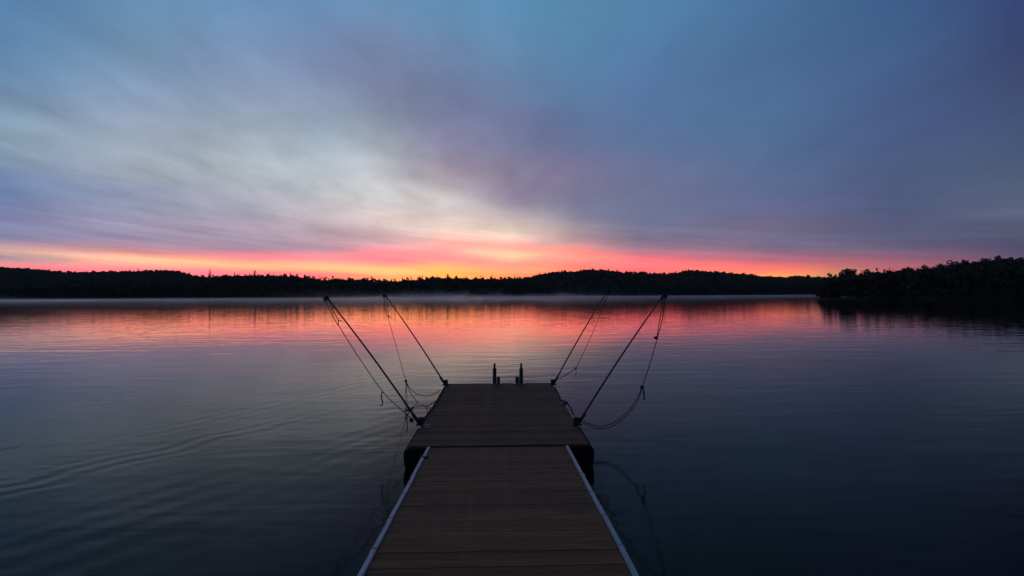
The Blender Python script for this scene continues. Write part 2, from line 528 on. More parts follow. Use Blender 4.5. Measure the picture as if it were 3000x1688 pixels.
    b.inputs['Specular Tint'].default_value = (1.0, 0.55, 0.38, 1)
    b.inputs['IOR'].default_value = 1.15
    b.inputs['Specular IOR Level'].default_value = 0.5
    v, f = [], []
    S = 3000
    o = mesh_obj('lake_water', [(-S, -S, 0), (S, -S, 0), (S, S, 0), (-S, S, 0)], [(0, 1, 2, 3)], m)
    tag(o, 'calm lake reflecting the sunrise with low ripples', 'lake', kind='structure')


build_water()

# ------------------------------------------------------------------ floating dock
DZ = 0.30
HW = 1.185
Y0, Y1 = 6.86, 11.60
PITCH_B = 0.1395
M_deck = wood('dock_boards', (0.190, 0.088, 0.044), PITCH_B, Y0)
rnd = random.Random(5)

dock = empty('floating_dock', (0, (Y0 + Y1) / 2, 0))
tag(dock, 'broad brown plank platform floating at the far end of the walkway', 'dock')
XC = on_z(1463, 1303, DZ).x
XC2 = on_z(1461, 1123, DZ).x
DX = (XC + XC2) / 2


def planks(mb, y0, y1, hw, ztop, thick, pitch, cx, zfun=None, skip=None, jit=0.004):
    n = int(round((y1 - y0) / pitch))
    for i in range(n):
        a = y0 + i * pitch
        hl, hr = hw + rnd.uniform(-jit, jit), hw + rnd.uniform(-jit, jit)
        dz = rnd.uniform(-0.0015, 0.0015)
        gap = rnd.uniform(0.0008, 0.0022)
        bm = bmesh.new()
        bmesh.ops.create_cube(bm, size=1)
        for v in bm.verts:
            yy = a + gap / 2 if v.co.y < 0 else a + pitch - gap / 2
            zt = ztop if zfun is None else zfun(yy)
            v.co = Vector((cx + (-hl if v.co.x < 0 else hr), yy, zt + dz - (thick if v.co.z < 0 else 0)))
        bmesh.ops.bevel(bm, geom=list(bm.edges), offset=0.002, segments=1, affect='EDGES')
        mb.add(bm)


mb = MB(); planks(mb, Y0, Y0 + 34 * PITCH_B, HW, DZ, 0.032, PITCH_B, DX)
mb.build('decking', M_deck, dock)
Y1 = Y0 + 34 * PITCH_B
mb = MB()
mb.box((DX - HW + 0.012, Y0 + 0.01, DZ - 0.17), (DX - HW + 0.05, Y1 - 0.01, DZ - 0.034), bev=0.004)
mb.box((DX + HW - 0.05, Y0 + 0.01, DZ - 0.17), (DX + HW - 0.012, Y1 - 0.01, DZ - 0.034), bev=0.004)
mb.box((DX - HW + 0.052, Y0 + 0.01, DZ - 0.17), (DX + HW - 0.052, Y0 + 0.05, DZ - 0.034), bev=0.004)
mb.box((DX - HW + 0.052, Y1 - 0.05, DZ - 0.17), (DX + HW - 0.052, Y1 - 0.01, DZ - 0.034), bev=0.004)
for k in range(1, 5):
    yy = Y0 + (Y1 - Y0) * k / 5
    mb.box((DX - HW + 0.052, yy - 0.02, DZ - 0.17), (DX + HW - 0.052, yy + 0.02, DZ - 0.034))
mb.build('frame', M_fascia, dock)


def float_tub(y0, y1, hw):
    """one black tub across the dock: rounded shoulders, pinched at the waterline"""
    prof = [(hw - 0.02, 0.264), (hw + 0.035, 0.262), (hw + 0.062, 0.245), (hw + 0.076, 0.205), (hw + 0.078, 0.13), (hw + 0.070, 0.06), (hw + 0.054, 0.0), (hw + 0.02, -0.08), (hw - 0.05, -0.16)]
    n = len(prof)
    v, f = [], []
    for s in (-1, 1):
        pass
    ys = [y0, y0 + 0.03, (y0 + y1) / 2, y1 - 0.03, y1]
    ins = [0.03, 0.0, 0.0, 0.0, 0.03]
    ring = len(prof) * 2
    for yy, k in zip(ys, ins):
        for w, z in prof: v.append((DX - (w - k), yy, z if z < 0.1 else z - k * 0.3))
        for w, z in reversed(prof): v.append((DX + (w - k), yy, z if z < 0.1 else z - k * 0.3))
    for i in range(len(ys) - 1):
        for k in range(ring):
            k2 = (k + 1) % ring
            f.append([i * ring + k, i * ring + k2, (i + 1) * ring + k2, (i + 1) * ring + k])
    f.append(list(range(ring)))
    f.append([(len(ys) - 1) * ring + k for k in reversed(range(ring))])
    return v, f


# the tubs sit below the boards; the near one shows in front of the dock
for a, b_ in ((Y0 - 0.012, Y0 + 1.10), (Y0 + 1.75, Y0 + 2.95), (Y1 - 1.15, Y1 - 0.06)):
    hw = HW if a < Y0 else HW - 0.16
    v, f = float_tub(a, b_, hw)
    v = [(p[0], p[1], min(p[2], DZ - 0.036) if a < Y0 else min(p[2], DZ - 0.036)) for p in v]
    mesh_obj('float', v, f, M_black, dock)


def cleat(pos, ang):
    mb = MB()
    rot = Matrix.Rotation(ang, 3, 'Z')
    p = Vector(pos)
    def g(a): return p + rot @ (Vector(a) * 0.7)
    mb.tube([g((-0.10, 0, 0.048)), g((-0.05, 0, 0.055)), g((0.05, 0, 0.055)), g((0.10, 0, 0.048))], [0.005, 0.009, 0.009, 0.005], 8)
    mb.tube([g((-0.03, 0, 0.0)), g((-0.03, 0, 0.05))], 0.012, 8)
    mb.tube([g((0.03, 0, 0.0)), g((0.03, 0, 0.05))], 0.012, 8)
    mb.box(p + Vector((-0.045, -0.018, 0.0)), p + Vector((0.045, 0.018, 0.006)), rot=rot)
    return mb.build('cleat', M_white, dock, True)


c1 = on_z(1252, 1253, DZ); c1.z = DZ + 0.002
cleat(c1, R(4))
c2 = on_z(1646, 1186, DZ); c2.z = DZ + 0.002
cleat(c2, R(12))

# ------------------------------------------------------------------ gangway
SL = (927 - HY) / F
GY1 = Y0 - 0.045
GZ1 = CAMZ - (1308 - HY) / F * GY1
GHW = 0.93
GY0 = -4.2
M_gang = wood('walkway_boards', (0.235, 0.102, 0.050), 0.116, GY0, 3.0)
gx = (on_z(1459, 1311, GZ1).x)


def gz(yy): return GZ1 + (GY1 - yy) * SL


gang = empty('gangway', (gx, 2.0, gz(2.0)))
tag(gang, 'long brown plank walkway with pale metal side edges sloping down to the dock', 'gangway')
mb = MB()
np_ = int((GY1 - GY0) / 0.116)
planks(mb, GY1 - np_ * 0.116, GY1, GHW - 0.048, 0, 0.03, 0.116, gx, gz, jit=0.001)
mb.build('decking', M_gang, gang)
mb = MB()
for s in (-1, 1):
    bm = bmesh.new(); bmesh.ops.create_cube(bm, size=1)
    for v in bm.verts:
        yy = GY0 if v.co.y < 0 else GY1
        v.co = Vector((gx + s * (GHW - 0.14) + v.co.x * 0.05, yy, gz(yy) - 0.034 - (0.10 if v.co.z < 0 else 0)))
    mb.add(bm)
mb.build('frame', M_metal, gang)
for s in (-1, 1):
    mb = MB()
    ends = [GY1 - 0.005 + (0.02 if s < 0 else 0.0)]
    yy = 6.34 if s < 0 else 6.34
    ends.append(yy)
    for q in (5.62, 5.02, 4.43, 3.85, 3.27): ends.append(q + (0 if s < 0 else -0.01))
    while ends[-1] > GY0: ends.append(ends[-1] - 0.585)
    rr = random.Random(3 + s)
    ends = [e for e in ends if not (s > 0 and abs(e - 6.34) < 0.01)]
    for a, b_ in zip(ends[:-1], ends[1:]):
        o1, o2 = rr.uniform(-0.0035, 0.0035), rr.uniform(-0.0035, 0.0035)
        bm = bmesh.new(); bmesh.ops.create_cube(bm, size=1)
        for v in bm.verts:
            y2 = a - 0.004 if v.co.y > 0 else b_ + 0.004
            ox = o1 if v.co.y > 0 else o2
            v.co = Vector((gx + s * (GHW - 0.022) + v.co.x * 0.040 + ox, y2, gz(y2) + 0.014 - (0.10 if v.co.z < 0 else 0)))
        bmesh.ops.bevel(bm, geom=list(bm.edges), offset=0.005, segments=2, affect='EDGES')
        mb.add(bm)
    mb.build('side_edge', M_edge, gang)
    for a in ends[1:-6]:
        m2 = MB()
        xx = gx + s * (GHW + 0.006)
        m2.box((xx - 0.008, a - 0.045, gz(a) - 0.07), (xx + 0.010, a + 0.045, gz(a) - 0.002), bev=0.003)
        m2.build('joint_bracket', M_dark, gang)
mb = MB()
ck = 6.34
mb.box((gx - GHW - 0.012, ck - 0.022, gz(ck) - 0.05), (gx - GHW + 0.058, ck + 0.022, gz(ck) + 0.022), bev=0.004)
mb.tube([(gx - GHW + 0.05, ck, gz(ck) + 0.012), (gx - GHW + 0.085, ck, gz(ck) + 0.012)], 0.010, 8)
mb.build('clamp', M_dark, gang)
# a shore end behind the viewer carries the walkway
mb = MB()
n = 24
for j in range(n + 1):
    for i in range(n + 1):
        xx = -120 + 240 * i / n
        yy = -4.0 - 110 * (j / n) ** 1.6
        zz = -0.6 + 1.05 * min(1, j / 2) + 0.05 * max(0, -yy - 8) + mnoise.noise(Vector((xx * 0.05, yy * 0.05, 1))) * 0.25
        mb.v.append(Vector((xx, yy, zz)))
for j in range(n):
    for i in range(n):
        a = j * (n + 1) + i
        mb.f.append([a, a + 1, a + n + 2, a + n + 1])
tag(mb.build('ground', M_bank, None, True), 'low dark bank behind the walkway', 'ground', kind='structure')

# ------------------------------------------------------------------ mooring whips
def whip(base_px, tip_px, label, clampish):
    b = on_z(base_px[0], base_px[1], DZ)
    tip = at_y(tip_px[0], tip_px[1], b.y)
    side = -1 if tip.x < b.x else 1
    root = empty('mooring_whip', (b.x, b.y, DZ))
    tag(root, label, 'mooring whip', 'mooring whips leaning out from the dock corners')
    ax = (tip - b).normalized()
    L = (tip - b).length
    perp = Vector((0, 1, 0)).cross(ax).normalized()
    if perp.z > 0: perp = -perp
    pts, rad = [], []
    for i in range(17):
        t = i / 16
        pts.append(b + ax * (0.05 + (L - 0.05) * t) - perp * (0.022 * math.sin(math.pi * t)))
        rad.append(0.0165 * (1 - t) + 0.0105 * t)
    MB().tube(pts, rad, 10).build('pole', M_whip, root, True)
    # base: plate bolted to the boards, two cheeks and a socket sleeve
    mb = MB()
    mb.box((b.x - 0.075, b.y - 0.055, DZ + 0.003), (b.x + 0.075, b.y + 0.055, DZ + 0.013), bev=0.003)
    for s in (-1, 1):
        mb.box((b.x - 0.045, b.y + s * 0.030 - 0.005, DZ + 0.0135), (b.x + 0.045, b.y + s * 0.030 + 0.005, DZ + 0.115), bev=0.003)
    for sx in (-0.058, 0.058):
        for sy in (-0.038, 0.038):
            mb.lathe([(0.010, 0), (0.010, 0.008), (0.006, 0.012)], (b.x + sx, b.y + sy, DZ + 0.013), seg=6)
    mb.build('base_bracket', M_dark, root)
    sl = MB()
    sl.tube([b + ax * 0.035, b + ax * 0.07, b + ax * 0.20, b + ax * 0.23], [0.022, 0.026, 0.026, 0.019], 12)
    sl.build('socket', M_dark, root, True)
    # tip: a small pulley block with a ring
    tp = MB()
    q = Matrix.Rotation(math.atan2(ax.x, ax.z), 3, 'Y')
    tp.lathe([(0.012, -0.06), (0.018, -0.05), (0.018, 0.02), (0.012, 0.03)], tip, ax, 10)
    tp.box(tip + Vector((-0.042 + side * 0.02, -0.014, -0.032)), tip + Vector((0.042 + side * 0.02, 0.014, 0.026)), rot=q, bev=0.008)
    c = tip + Vector((side * 0.03, 0, -0.045))
    ring = [c + Vector((math.cos(2 * math.pi * k / 12) * 0.026, 0, math.sin(2 * math.pi * k / 12) * 0.026)) for k in range(13)]
    tp.tube(ring, 0.005, 6)
    tp.build('tip_block', M_dark, root, False)
    if clampish:
        p = b + ax * ((1200 - 1246) / (874 - 1246) * L)
        cl = MB()
        cl.tube([p + Vector((-0.085, 0.0, -0.022)), p + Vector((-0.04, -0.028, -0.012)), p + Vector((0.03, -0.028, 0.014)), p + Vector((0.075, 0.0, 0.034))], [0.009, 0.013, 0.013, 0.008], 8)
        cl.lathe([(0.022, -0.028), (0.024, -0.02), (0.024, 0.02), (0.022, 0.028)], p, ax, 12)
        cl.build('pole_cleat', M_dark, root, True)
    return root, b, tip


w_fl, b_fl, t_fl = whip((1233, 1246), (959, 873), 'near left dark whip pole with a small cleat clamped low on its shaft', True)
w_fr, b_fr, t_fr = whip((1690, 1246), (1943, 866), 'near right dark whip pole with a large slack rope loop beside it', False)
w_bl, b_bl, t_bl = whip((1306, 1129), (1129.5, 866), 'far left dark whip pole at the dock corner left of the ladder', False)
w_br, b_br, t_br = whip((1620, 1128), (1778, 856), 'far right dark whip pole at the dock corner right of the ladder', False)


# ------------------------------------------------------------------ ropes
def C1(x, y): return (900 + x / 2.898, 820 + y / 2.898)
def C2(x, y): return (1400 + x / 2.898, 820 + y / 2.898)


def rope_strand(mb, pts, y, r=0.0062, sub=6, wob=0.004):
    """pts are traced positions; the line keeps its own depth y (a number or one per point)"""
    P = []
    for i, p in enumerate(pts):
        yy = y[i] if isinstance(y, (list, tuple)) else y
        P.append(at_y(p[0], p[1], yy) if len(p) == 2 else Vector(p))
    S = spline(P, sub)
    S = [s + Vector((rnd.uniform(-wob, wob), rnd.uniform(-wob, wob) * 2, rnd.uniform(-wob, wob))) * 0.4 for s in S]
    mb.tube(S, r, 6)
    return P


def knot(name, c, r, root, sx=1.0):
    mb = MB()
    c = Vector(c)
    for k in range(3):
        q = Quaternion((rnd.uniform(-1, 1), rnd.uniform(-1, 1), rnd.uniform(-1, 1)), rnd.uniform(0.5, 2.6))
        ring = [c + q @ Vector((math.cos(a) * r * sx, math.sin(a) * r, 0)) for a in [2 * math.pi * i / 12 for i in range(13)]]
        mb.tube(ring, r * 0.62, 6)
    return mb.build(name, M_rope, root, True)


def rope(label, start):
    r = empty('mooring_rope', start)
    return tag(r, label, 'rope', 'ropes hanging from the mooring whips')


# near left rope
y = b_fl.y
r1 = rope('taut dark rope with a hooked tail running beside the near left whip pole', (t_fl.x, y, t_fl.z))
mb = MB(); rope_strand(mb, [C1(158, 172), C1(180, 230), C1(225, 320), C1(258, 378)], y)
rope_strand(mb, [C1(182, 172), C1(215, 250), C1(262, 340), C1(262, 380)], y)
mb.build('loop', M_rope, r1)
mb = MB(); rope_strand(mb, [C1(262, 380), C1(380, 570), C1(510, 765), C1(645, 955), C1(750, 1060), C1(850, 1150), C1(905, 1195)], y)
mb.build('line', M_rope, r1)
mb = MB(); rope_strand(mb, [C1(262, 350), C1(275, 343), C1(300, 353)], y)
mb.build('short_tail', M_rope, r1)
knot('knot', at_y(*C1(262, 378), y), 0.010, r1)
mb = MB(); rope_strand(mb, [C1(648, 955), C1(634, 962), C1(629, 1000), C1(641, 1035), C1(636, 1062), C1(620, 1070)], y, 0.0085)
mb.build('hooked_tail', M_rope, r1)
mb = MB(); rope_strand(mb, [C1(838, 1135), C1(847, 1170), C1(848, 1225), C1(850, 1265), C1(838, 1300)], y, 0.0075)
mb.build('hanging_end', M_rope, r1)
knot('knot', at_y(*C1(885, 1192), y), 0.020, r1, 1.5)

# far left rope
y = b_bl.y
r2 = rope('thin rope below the far left whip with two slack bights drooping to the dock side', (t_bl.x, y, t_bl.z))
mb = MB(); rope_strand(mb, [C1(655, 150), C1(655, 190), C1(664, 250), C1(682, 316)], y)
rope_strand(mb, [C1(674, 150), C1(678, 200), C1(684, 260), C1(690, 312)], y)
mb.build('loop', M_rope, r2)
knot('knot', at_y(*C1(694, 311), y), 0.014, r2)
mb = MB(); rope_strand(mb, [C1(696, 310), C1(708, 318), C1(716, 328)], y)
mb.build('short_tail', M_rope, r2)
mb = MB(); rope_strand(mb, [C1(685, 316), C1(740, 510), C1(790, 690), C1(838, 860)], y)
mb.build('line', M_rope, r2)
knot('knot', at_y(*C1(838, 860), y), 0.022, r2)
e1 = on_z(*C1(1135, 935), DZ); e2 = on_z(*C1(1085, 1030), DZ)
mb = MB()
rope_strand(mb, [C1(842, 872), C1(870, 915), C1(930, 968), C1(1000, 985), C1(1060, 977), C1(1128, 937)], [y, y - .05, y - .1, y - .18, (y + e1.y) / 2, e1.y], 0.0075)
mb.build('slack_bight', M_rope, r2)
mb = MB()
rope_strand(mb, [C1(842, 872), C1(872, 950), C1(930, 1032), C1(985, 1068), C1(1030, 1068), C1(1085, 1032)], [y, y - .15, y - .35, y - .5, (y + e2.y) / 2 - .2, e2.y], 0.0075)
mb.build('slack_bight', M_rope, r2)
mb = MB(); rope_strand(mb, [C1(838, 870), C1(837, 940), C1(832, 995), C1(840, 1010), C1(848, 1000), C1(843, 940), C1(842, 870)], y, 0.0055)
mb.build('hanging_loop', M_rope, r2)

# near right rope
y = b_fr.y
r3 = rope('dark rope below the near right whip sagging in a wide loop over the water', (t_fr.x, y, t_fr.z))
mb = MB(); rope_strand(mb, [C2(1570, 150), C2(1560, 250), C2(1543, 350), C2(1518, 508)], y)
rope_strand(mb, [C2(1590, 150), C2(1582, 230), C2(1560, 360), C2(1520, 515)], y)
mb.build('loop', M_rope, r3)
knot('knot', at_y(*C2(1508, 492), y), 0.016, r3)
mb = MB(); rope_strand(mb, [C2(1518, 515), C2(1480, 650), C2(1442, 770), C2(1400, 900)], y)
mb.build('line', M_rope, r3)
knot('knot', at_y(*C2(1394, 912), y), 0.020, r3)
e = b_fr + Vector((0.05, 0.02, 0.02))
mb = MB(); rope_strand(mb, [C2(1390, 915), C2(1345, 1020), C2(1250, 1140), C2(1150, 1215), C2(1040, 1243), C2(950, 1225), C2(885, 1195)], y, 0.0055)
rope_strand(mb, [C2(1394, 918), C2(1355, 1030), C2(1260, 1155), C2(1160, 1235), C2(1040, 1262), C2(940, 1240), C2(878, 1205)], y - 0.03, 0.0055)
mb.build('slack_bight', M_rope, r3)
mb = MB(); rope_strand(mb, [C2(1398, 915), C2(1406, 960), C2(1408, 1018), C2(1418, 1005), C2(1410, 950), C2(1400, 912)], y, 0.006)
mb.build('hanging_loop', M_rope, r3)

# far right rope
y = b_br.y
r4 = rope('thin rope below the far right whip tied back down to its pole base', (t_br.x, y, t_br.z))
mb = MB(); rope_strand(mb, [C2(1080, 135), C2(1078, 160), C2(1072, 190)], y, 0.0055)
rope_strand(mb, [C2(1102, 135), C2(1092, 165), C2(1074, 195)], y, 0.0055)
mb.build('loop', M_rope, r4)
mb = MB(); rope_strand(mb, [C2(1073, 190), C2(1005, 380), C2(920, 570), C2(836, 745)], y, 0.0055)
mb.build('line', M_rope, r4)
knot('knot', at_y(*C2(832, 752), y), 0.018, r4)
mb = MB(); rope_strand(mb, [C2(832, 755), C2(785, 782), C2(735, 815), C2(690, 840)], y, 0.009)
mb.build('tied_end', M_rope, r4)
mb = MB(); rope_strand(mb, [C2(832, 760), C2(834, 790), C2(830, 830)], y, 0.005)
mb.build('hanging_end', M_rope, r4)


# dock lines lying along the edges of the platform
def dock_line(label, pts, r):
    P = [on_z(p[0], p[1], DZ) + Vector((0, 0, r + 0.002)) for p in pts]
    S = spline(P, 6)
    S = [s + Vector((rnd.uniform(-1, 1) * 0.01, 0, 0)) for s in S]
    o = MB().tube(S, r, 7).build('dock_line', M_rope, None, True)
    return tag(o, label, 'rope', 'lines lying along the edges of the dock')


dock_line('dark line lying along the left edge of the dock between the whips', [C1(1165, 925), C1(1130, 985), C1(1085, 1065), C1(1052, 1105), C1(1010, 1165), C1(985, 1205)], 0.013)
dock_line('dark line wound from the far right whip to the cleat on the right dock edge', [C2(650, 915), C2(672, 955), C2(688, 985), C2(706, 1028), C2(755, 1045), C2(757, 1062), C2(716, 1056), C2(742, 1048), C2(780, 1082), C2(815, 1150)], 0.013)

# ------------------------------------------------------------------ ladder at the far end
lad = empty('dock_ladder', (DX + 0.15, Y1 - 0.05, DZ))
tag(lad, 'swim ladder with two dark upright rails at the far end of the dock', 'ladder')
LYD = Y1 - 0.10
for (x0, x1, bx0, bx1) in ((1443, 1455, 1455.5, 1465), (1521, 1533, 1510, 1520.5)):
    a = at_y(x0, 1110, LYD).x; b_ = at_y(x1, 1110, LYD).x
    cx = (a + b_) / 2; rr = (b_ - a) / 2 * 0.94
    zt = at_y(1449, 1078, LYD).z; ztt = at_y(1449, 1065, LYD).z
    MB().lathe([(rr, 0), (rr * 1.02, 0.05), (rr * 0.96, zt - DZ - 0.05), (rr * 0.9, zt - DZ - 0.02), (rr * 0.55, zt - DZ)], (cx, LYD, DZ + 0.003), seg=16).build('rail', M_post, lad, True)
    MB().lathe([(rr * 0.55, 0.0), (rr * 0.52, (ztt - zt) * 0.5), (rr * 0.6, (ztt - zt) * 0.62), (rr * 0.56, (ztt - zt) * 0.9), (rr * 0.3, ztt - zt)], (cx, LYD, zt + 0.003), seg=14).build('rail_cap', M_post, lad, True)
    u0, u1 = at_y(bx0, 1110, LYD).x, at_y(bx1, 1110, LYD).x
    zb = at_y(1460, 1104, LYD).z
    MB().box((u0, LYD - 0.05, DZ + 0.013), (u1, LYD + 0.04, zb), bev=0.010).build('hinge_block', M_post, lad)
    lo, hi = min(a, u0), max(b_, u1)
    mb = MB().box((lo - 0.06, LYD - 0.08, DZ + 0.003), (hi + 0.05, LYD + 0.06, DZ + 0.012), bev=0.002)
    for q in (lo - 0.045, hi + 0.035):
        mb.lathe([(0.011, 0), (0.011, 0.007), (0.006, 0.012)], (q, LYD - 0.04, DZ + 0.012), seg=6)
    mb.build('base_plate', M_metal, lad)
    MB().tube([(cx, Y1 + 0.05, DZ - 0.02), (cx, Y1 + 0.07, -0.7)], 0.022, 10).build('lower_rail', M_metal, lad, True)
cxa, cxb = at_y(1449, 1110, LYD).x, at_y(1527, 1110, LYD).x
for k, zz in enumerate((0.08, -0.2, -0.48)):
    MB().box((cxa + 0.024, Y1 + 0.02, zz - 0.012), (cxb - 0.024, Y1 + 0.10, zz + 0.012), bev=0.004).build('rung', M_metal, lad)

# ------------------------------------------------------------------ forests and hills
SKYL = [(-700, 776), (-350, 780), (0, 784), (78, 788), (146, 795), (230, 799), (310, 796), (435, 795), (481, 792), (528, 796), (559, 807), (590, 815), (640, 822), (720, 830)]
NEARL = [(-700, 842), (-300, 840), (0, 840), (150, 838), (280, 832), (404, 823), (500, 818), (584, 814), (606, 814), (640, 810), (714, 810), (800, 807), (847, 808), (893, 813), (955, 821), (1017, 819), (1080, 820), (1111, 822), (1157, 825), (1204, 822), (1266, 816), (1328, 813), (1359, 817), (1421, 817), (1499, 818), (1547, 820), (1650, 828)]
HILLA = [(1380, 824), (1440, 822), (1499, 819), (1547, 813), (1593, 802), (1630, 797), (1674, 796), (1717, 792), (1764, 790), (1795, 793), (1835, 798), (1888, 801), (1935, 802), (1963, 804), (2000, 808), (2080, 818)]
HILLB = [(1880, 822), (1930, 812), (1960, 803), (1970, 801), (1997, 796), (2022, 792), (2090, 796), (2152, 801), (2245, 810), (2300, 813), (2340, 811), (2414, 814), (2520, 818), (2700, 824)]
HEAD = [(2398, 862), (2410, 834), (2418, 817), (2440, 814), (2452, 816), (2480, 812), (2505, 812), (2526, 811), (2542, 808), (2566, 802), (2591, 800), (2613, 797), (2657, 794), (2697, 791), (2712, 788), (2750, 783), (2787, 777), (2806, 775), (2824, 773), (2843, 771), (2883, 764), (2927, 761), (2961, 761), (3000, 762), (3200, 756), (3600, 750), (4000, 752)]


def interp(tab, px):
    if px <= tab[0][0]: return tab[0][1]
    for (a, ya), (b, yb) in zip(tab[:-1], tab[1:]):
        if px <= b: return ya + (yb - ya) * (px - a) / (b - a)
    return tab[-1][1]


# leafy tree shapes as numpy arrays (triangles and quads as quads)
def rand_unit(g, n):
    v = g.normal(size=(n, 3)); return v / np.linalg.norm(v, axis=1)[:, None]


def leaf_quads(g, centres, size, normals):
    n = len(centres)
    a = np.cross(normals, rand_unit(g, n)); a /= np.linalg.norm(a, axis=1)[:, None] + 1e-9
    b = np.cross(normals, a)
    s = size * g.uniform(0.6, 1.35, (n, 1))
    q = np.stack([centres - a * s - b * s * .7, centres + a * s - b * s * .7, centres + a * s * .8 + b * s * .7, centres - a * s * .8 + b * s * .7], 1)
    q += g.normal(size=q.shape) * size * 0.18
    return q.reshape(-1, 3), np.arange(n * 4).reshape(n, 4)


def crown_broad(g, H, W, nclump, nleaf, leaf, low=0.30):
    """crown from lobes of leaf clumps spread through its volume"""
    V = []
    cz0 = low * H
    for k in range(nclump):
        t = (k + 0.5) / nclump
        zz = cz0 + (H - cz0) * (0.10 + 0.80 * g.uniform(0, 1) ** 0.85)
        fr = (zz - cz0) / (H - cz0)
        wid = W * 0.5 * math.sin(math.pi * min(0.96, 0.16 + 0.80 * fr)) ** 0.7
        a = g.uniform(0, 2 * math.pi); rr = wid * math.sqrt(g.uniform(0, 1)) * 0.85
        c = np.array([rr * math.cos(a), rr * math.sin(a), zz])
        cr = W * g.uniform(0.13, 0.23)
        d = rand_unit(g, nleaf)
        p = c + d * (cr * g.uniform(0.55, 1.05, (nleaf, 1))) * np.array([1, 1, 0.75])
        V.append((p, d))
    top = np.array([g.uniform(-.08, .08) * W, g.uniform(-.08, .08) * W, H - W * 0.10])
    d = rand_unit(g, nleaf); V.append((top + d * W * 0.12, d))
    P = np.concatenate([v[0] for v in V]); N = np.concatenate([v[1] for v in V])
    N = N + g.normal(size=N.shape) * 0.4; N /= np.linalg.norm(N, axis=1)[:, None]
    return leaf_quads(g, P, leaf, N)


def crown_conifer(g, H, W, tiers, per, leaf, bare=0.15, sparse=0.0):
    P, N = [], []
    for k in range(tiers):
        t = k / (tiers - 1)
        zz = H * (bare + (0.985 - bare) * t)
        rr = W * 0.5 * (1 - t) ** 0.8 * g.uniform(0.6, 1.15) + 0.15
        nb = max(3, int(per * (1 - 0.6 * t)))
        a0 = g.uniform(0, 6.28)
        for j in range(nb):
            if g.uniform() < sparse: continue
            a = a0 + 2 * math.pi * j / nb + g.uniform(-.3, .3)
            L = rr * g.uniform(0.7, 1.1)
            m = max(2, int(L / leaf * 1.6))
            for s in range(m):
                f = (s + 0.5) / m
                P.append([L * f * math.cos(a), L * f * math.sin(a), zz - 0.28 * L * f + g.normal() * 0.1])
                N.append([g.normal() * 1.1, g.normal() * 1.1, 0.7])
    P = np.array(P); N = np.array(N); N /= np.linalg.norm(N, axis=1)[:, None]
    return leaf_quads(g, P, leaf, N)


G = np.random.default_rng(11)
# low crowns for far woods: a few variants, small leaf counts
FAR_B = [crown_broad(np.random.default_rng(100 + i), 1.0, 0.78, 11, 16, 0.055, 0.06) for i in range(6)]
FAR_C = [crown_conifer(np.random.default_rng(200 + i), 1.0, 0.42, 11, 6, 0.055, 0.10) for i in range(4)]
MID_B = [crown_broad(np.random.default_rng(300 + i), 1.0, 0.75, 24, 40, 0.034, 0.05) for i in range(6)]


def build_np(name, V, Fc, mat):
    me = bpy.data.meshes.new(name)
    nv, nf = len(V), len(Fc)
    me.vertices.add(nv)
    me.vertices.foreach_set('co', np.asarray(V, np.float32).ravel())
    me.loops.add(nf * 4)
    me.loops.foreach_set('vertex_index', np.asarray(Fc, np.int32).ravel())
    me.polygons.add(nf)
    me.polygons.foreach_set('loop_start', np.arange(0, nf * 4, 4, dtype=np.int32))
    me.update(calc_edges=True)
    me.materials.append(mat)
    return me


class Wood:
    def __init__(s): s.V, s.F, s.n = [], [], 0

    def plant(s, proto, loc, H, W, rot):
        v, f = proto
        c, sn = math.cos(rot), math.sin(rot)
        q = np.empty_like(v)
        q[:, 0] = (v[:, 0] * c - v[:, 1] * sn) * W + loc[0]
        q[:, 1] = (v[:, 0] * sn + v[:, 1] * c) * W + loc[1]
        q[:, 2] = v[:, 2] * H + loc[2]
        s.V.append(q); s.F.append(f + s.n); s.n += len(v)

    def link(s, name, mat):
        me = build_np(name, np.concatenate(s.V), np.concatenate(s.F), mat)
        o = bpy.data.objects.new(name, me); col.objects.link(o)
        return o


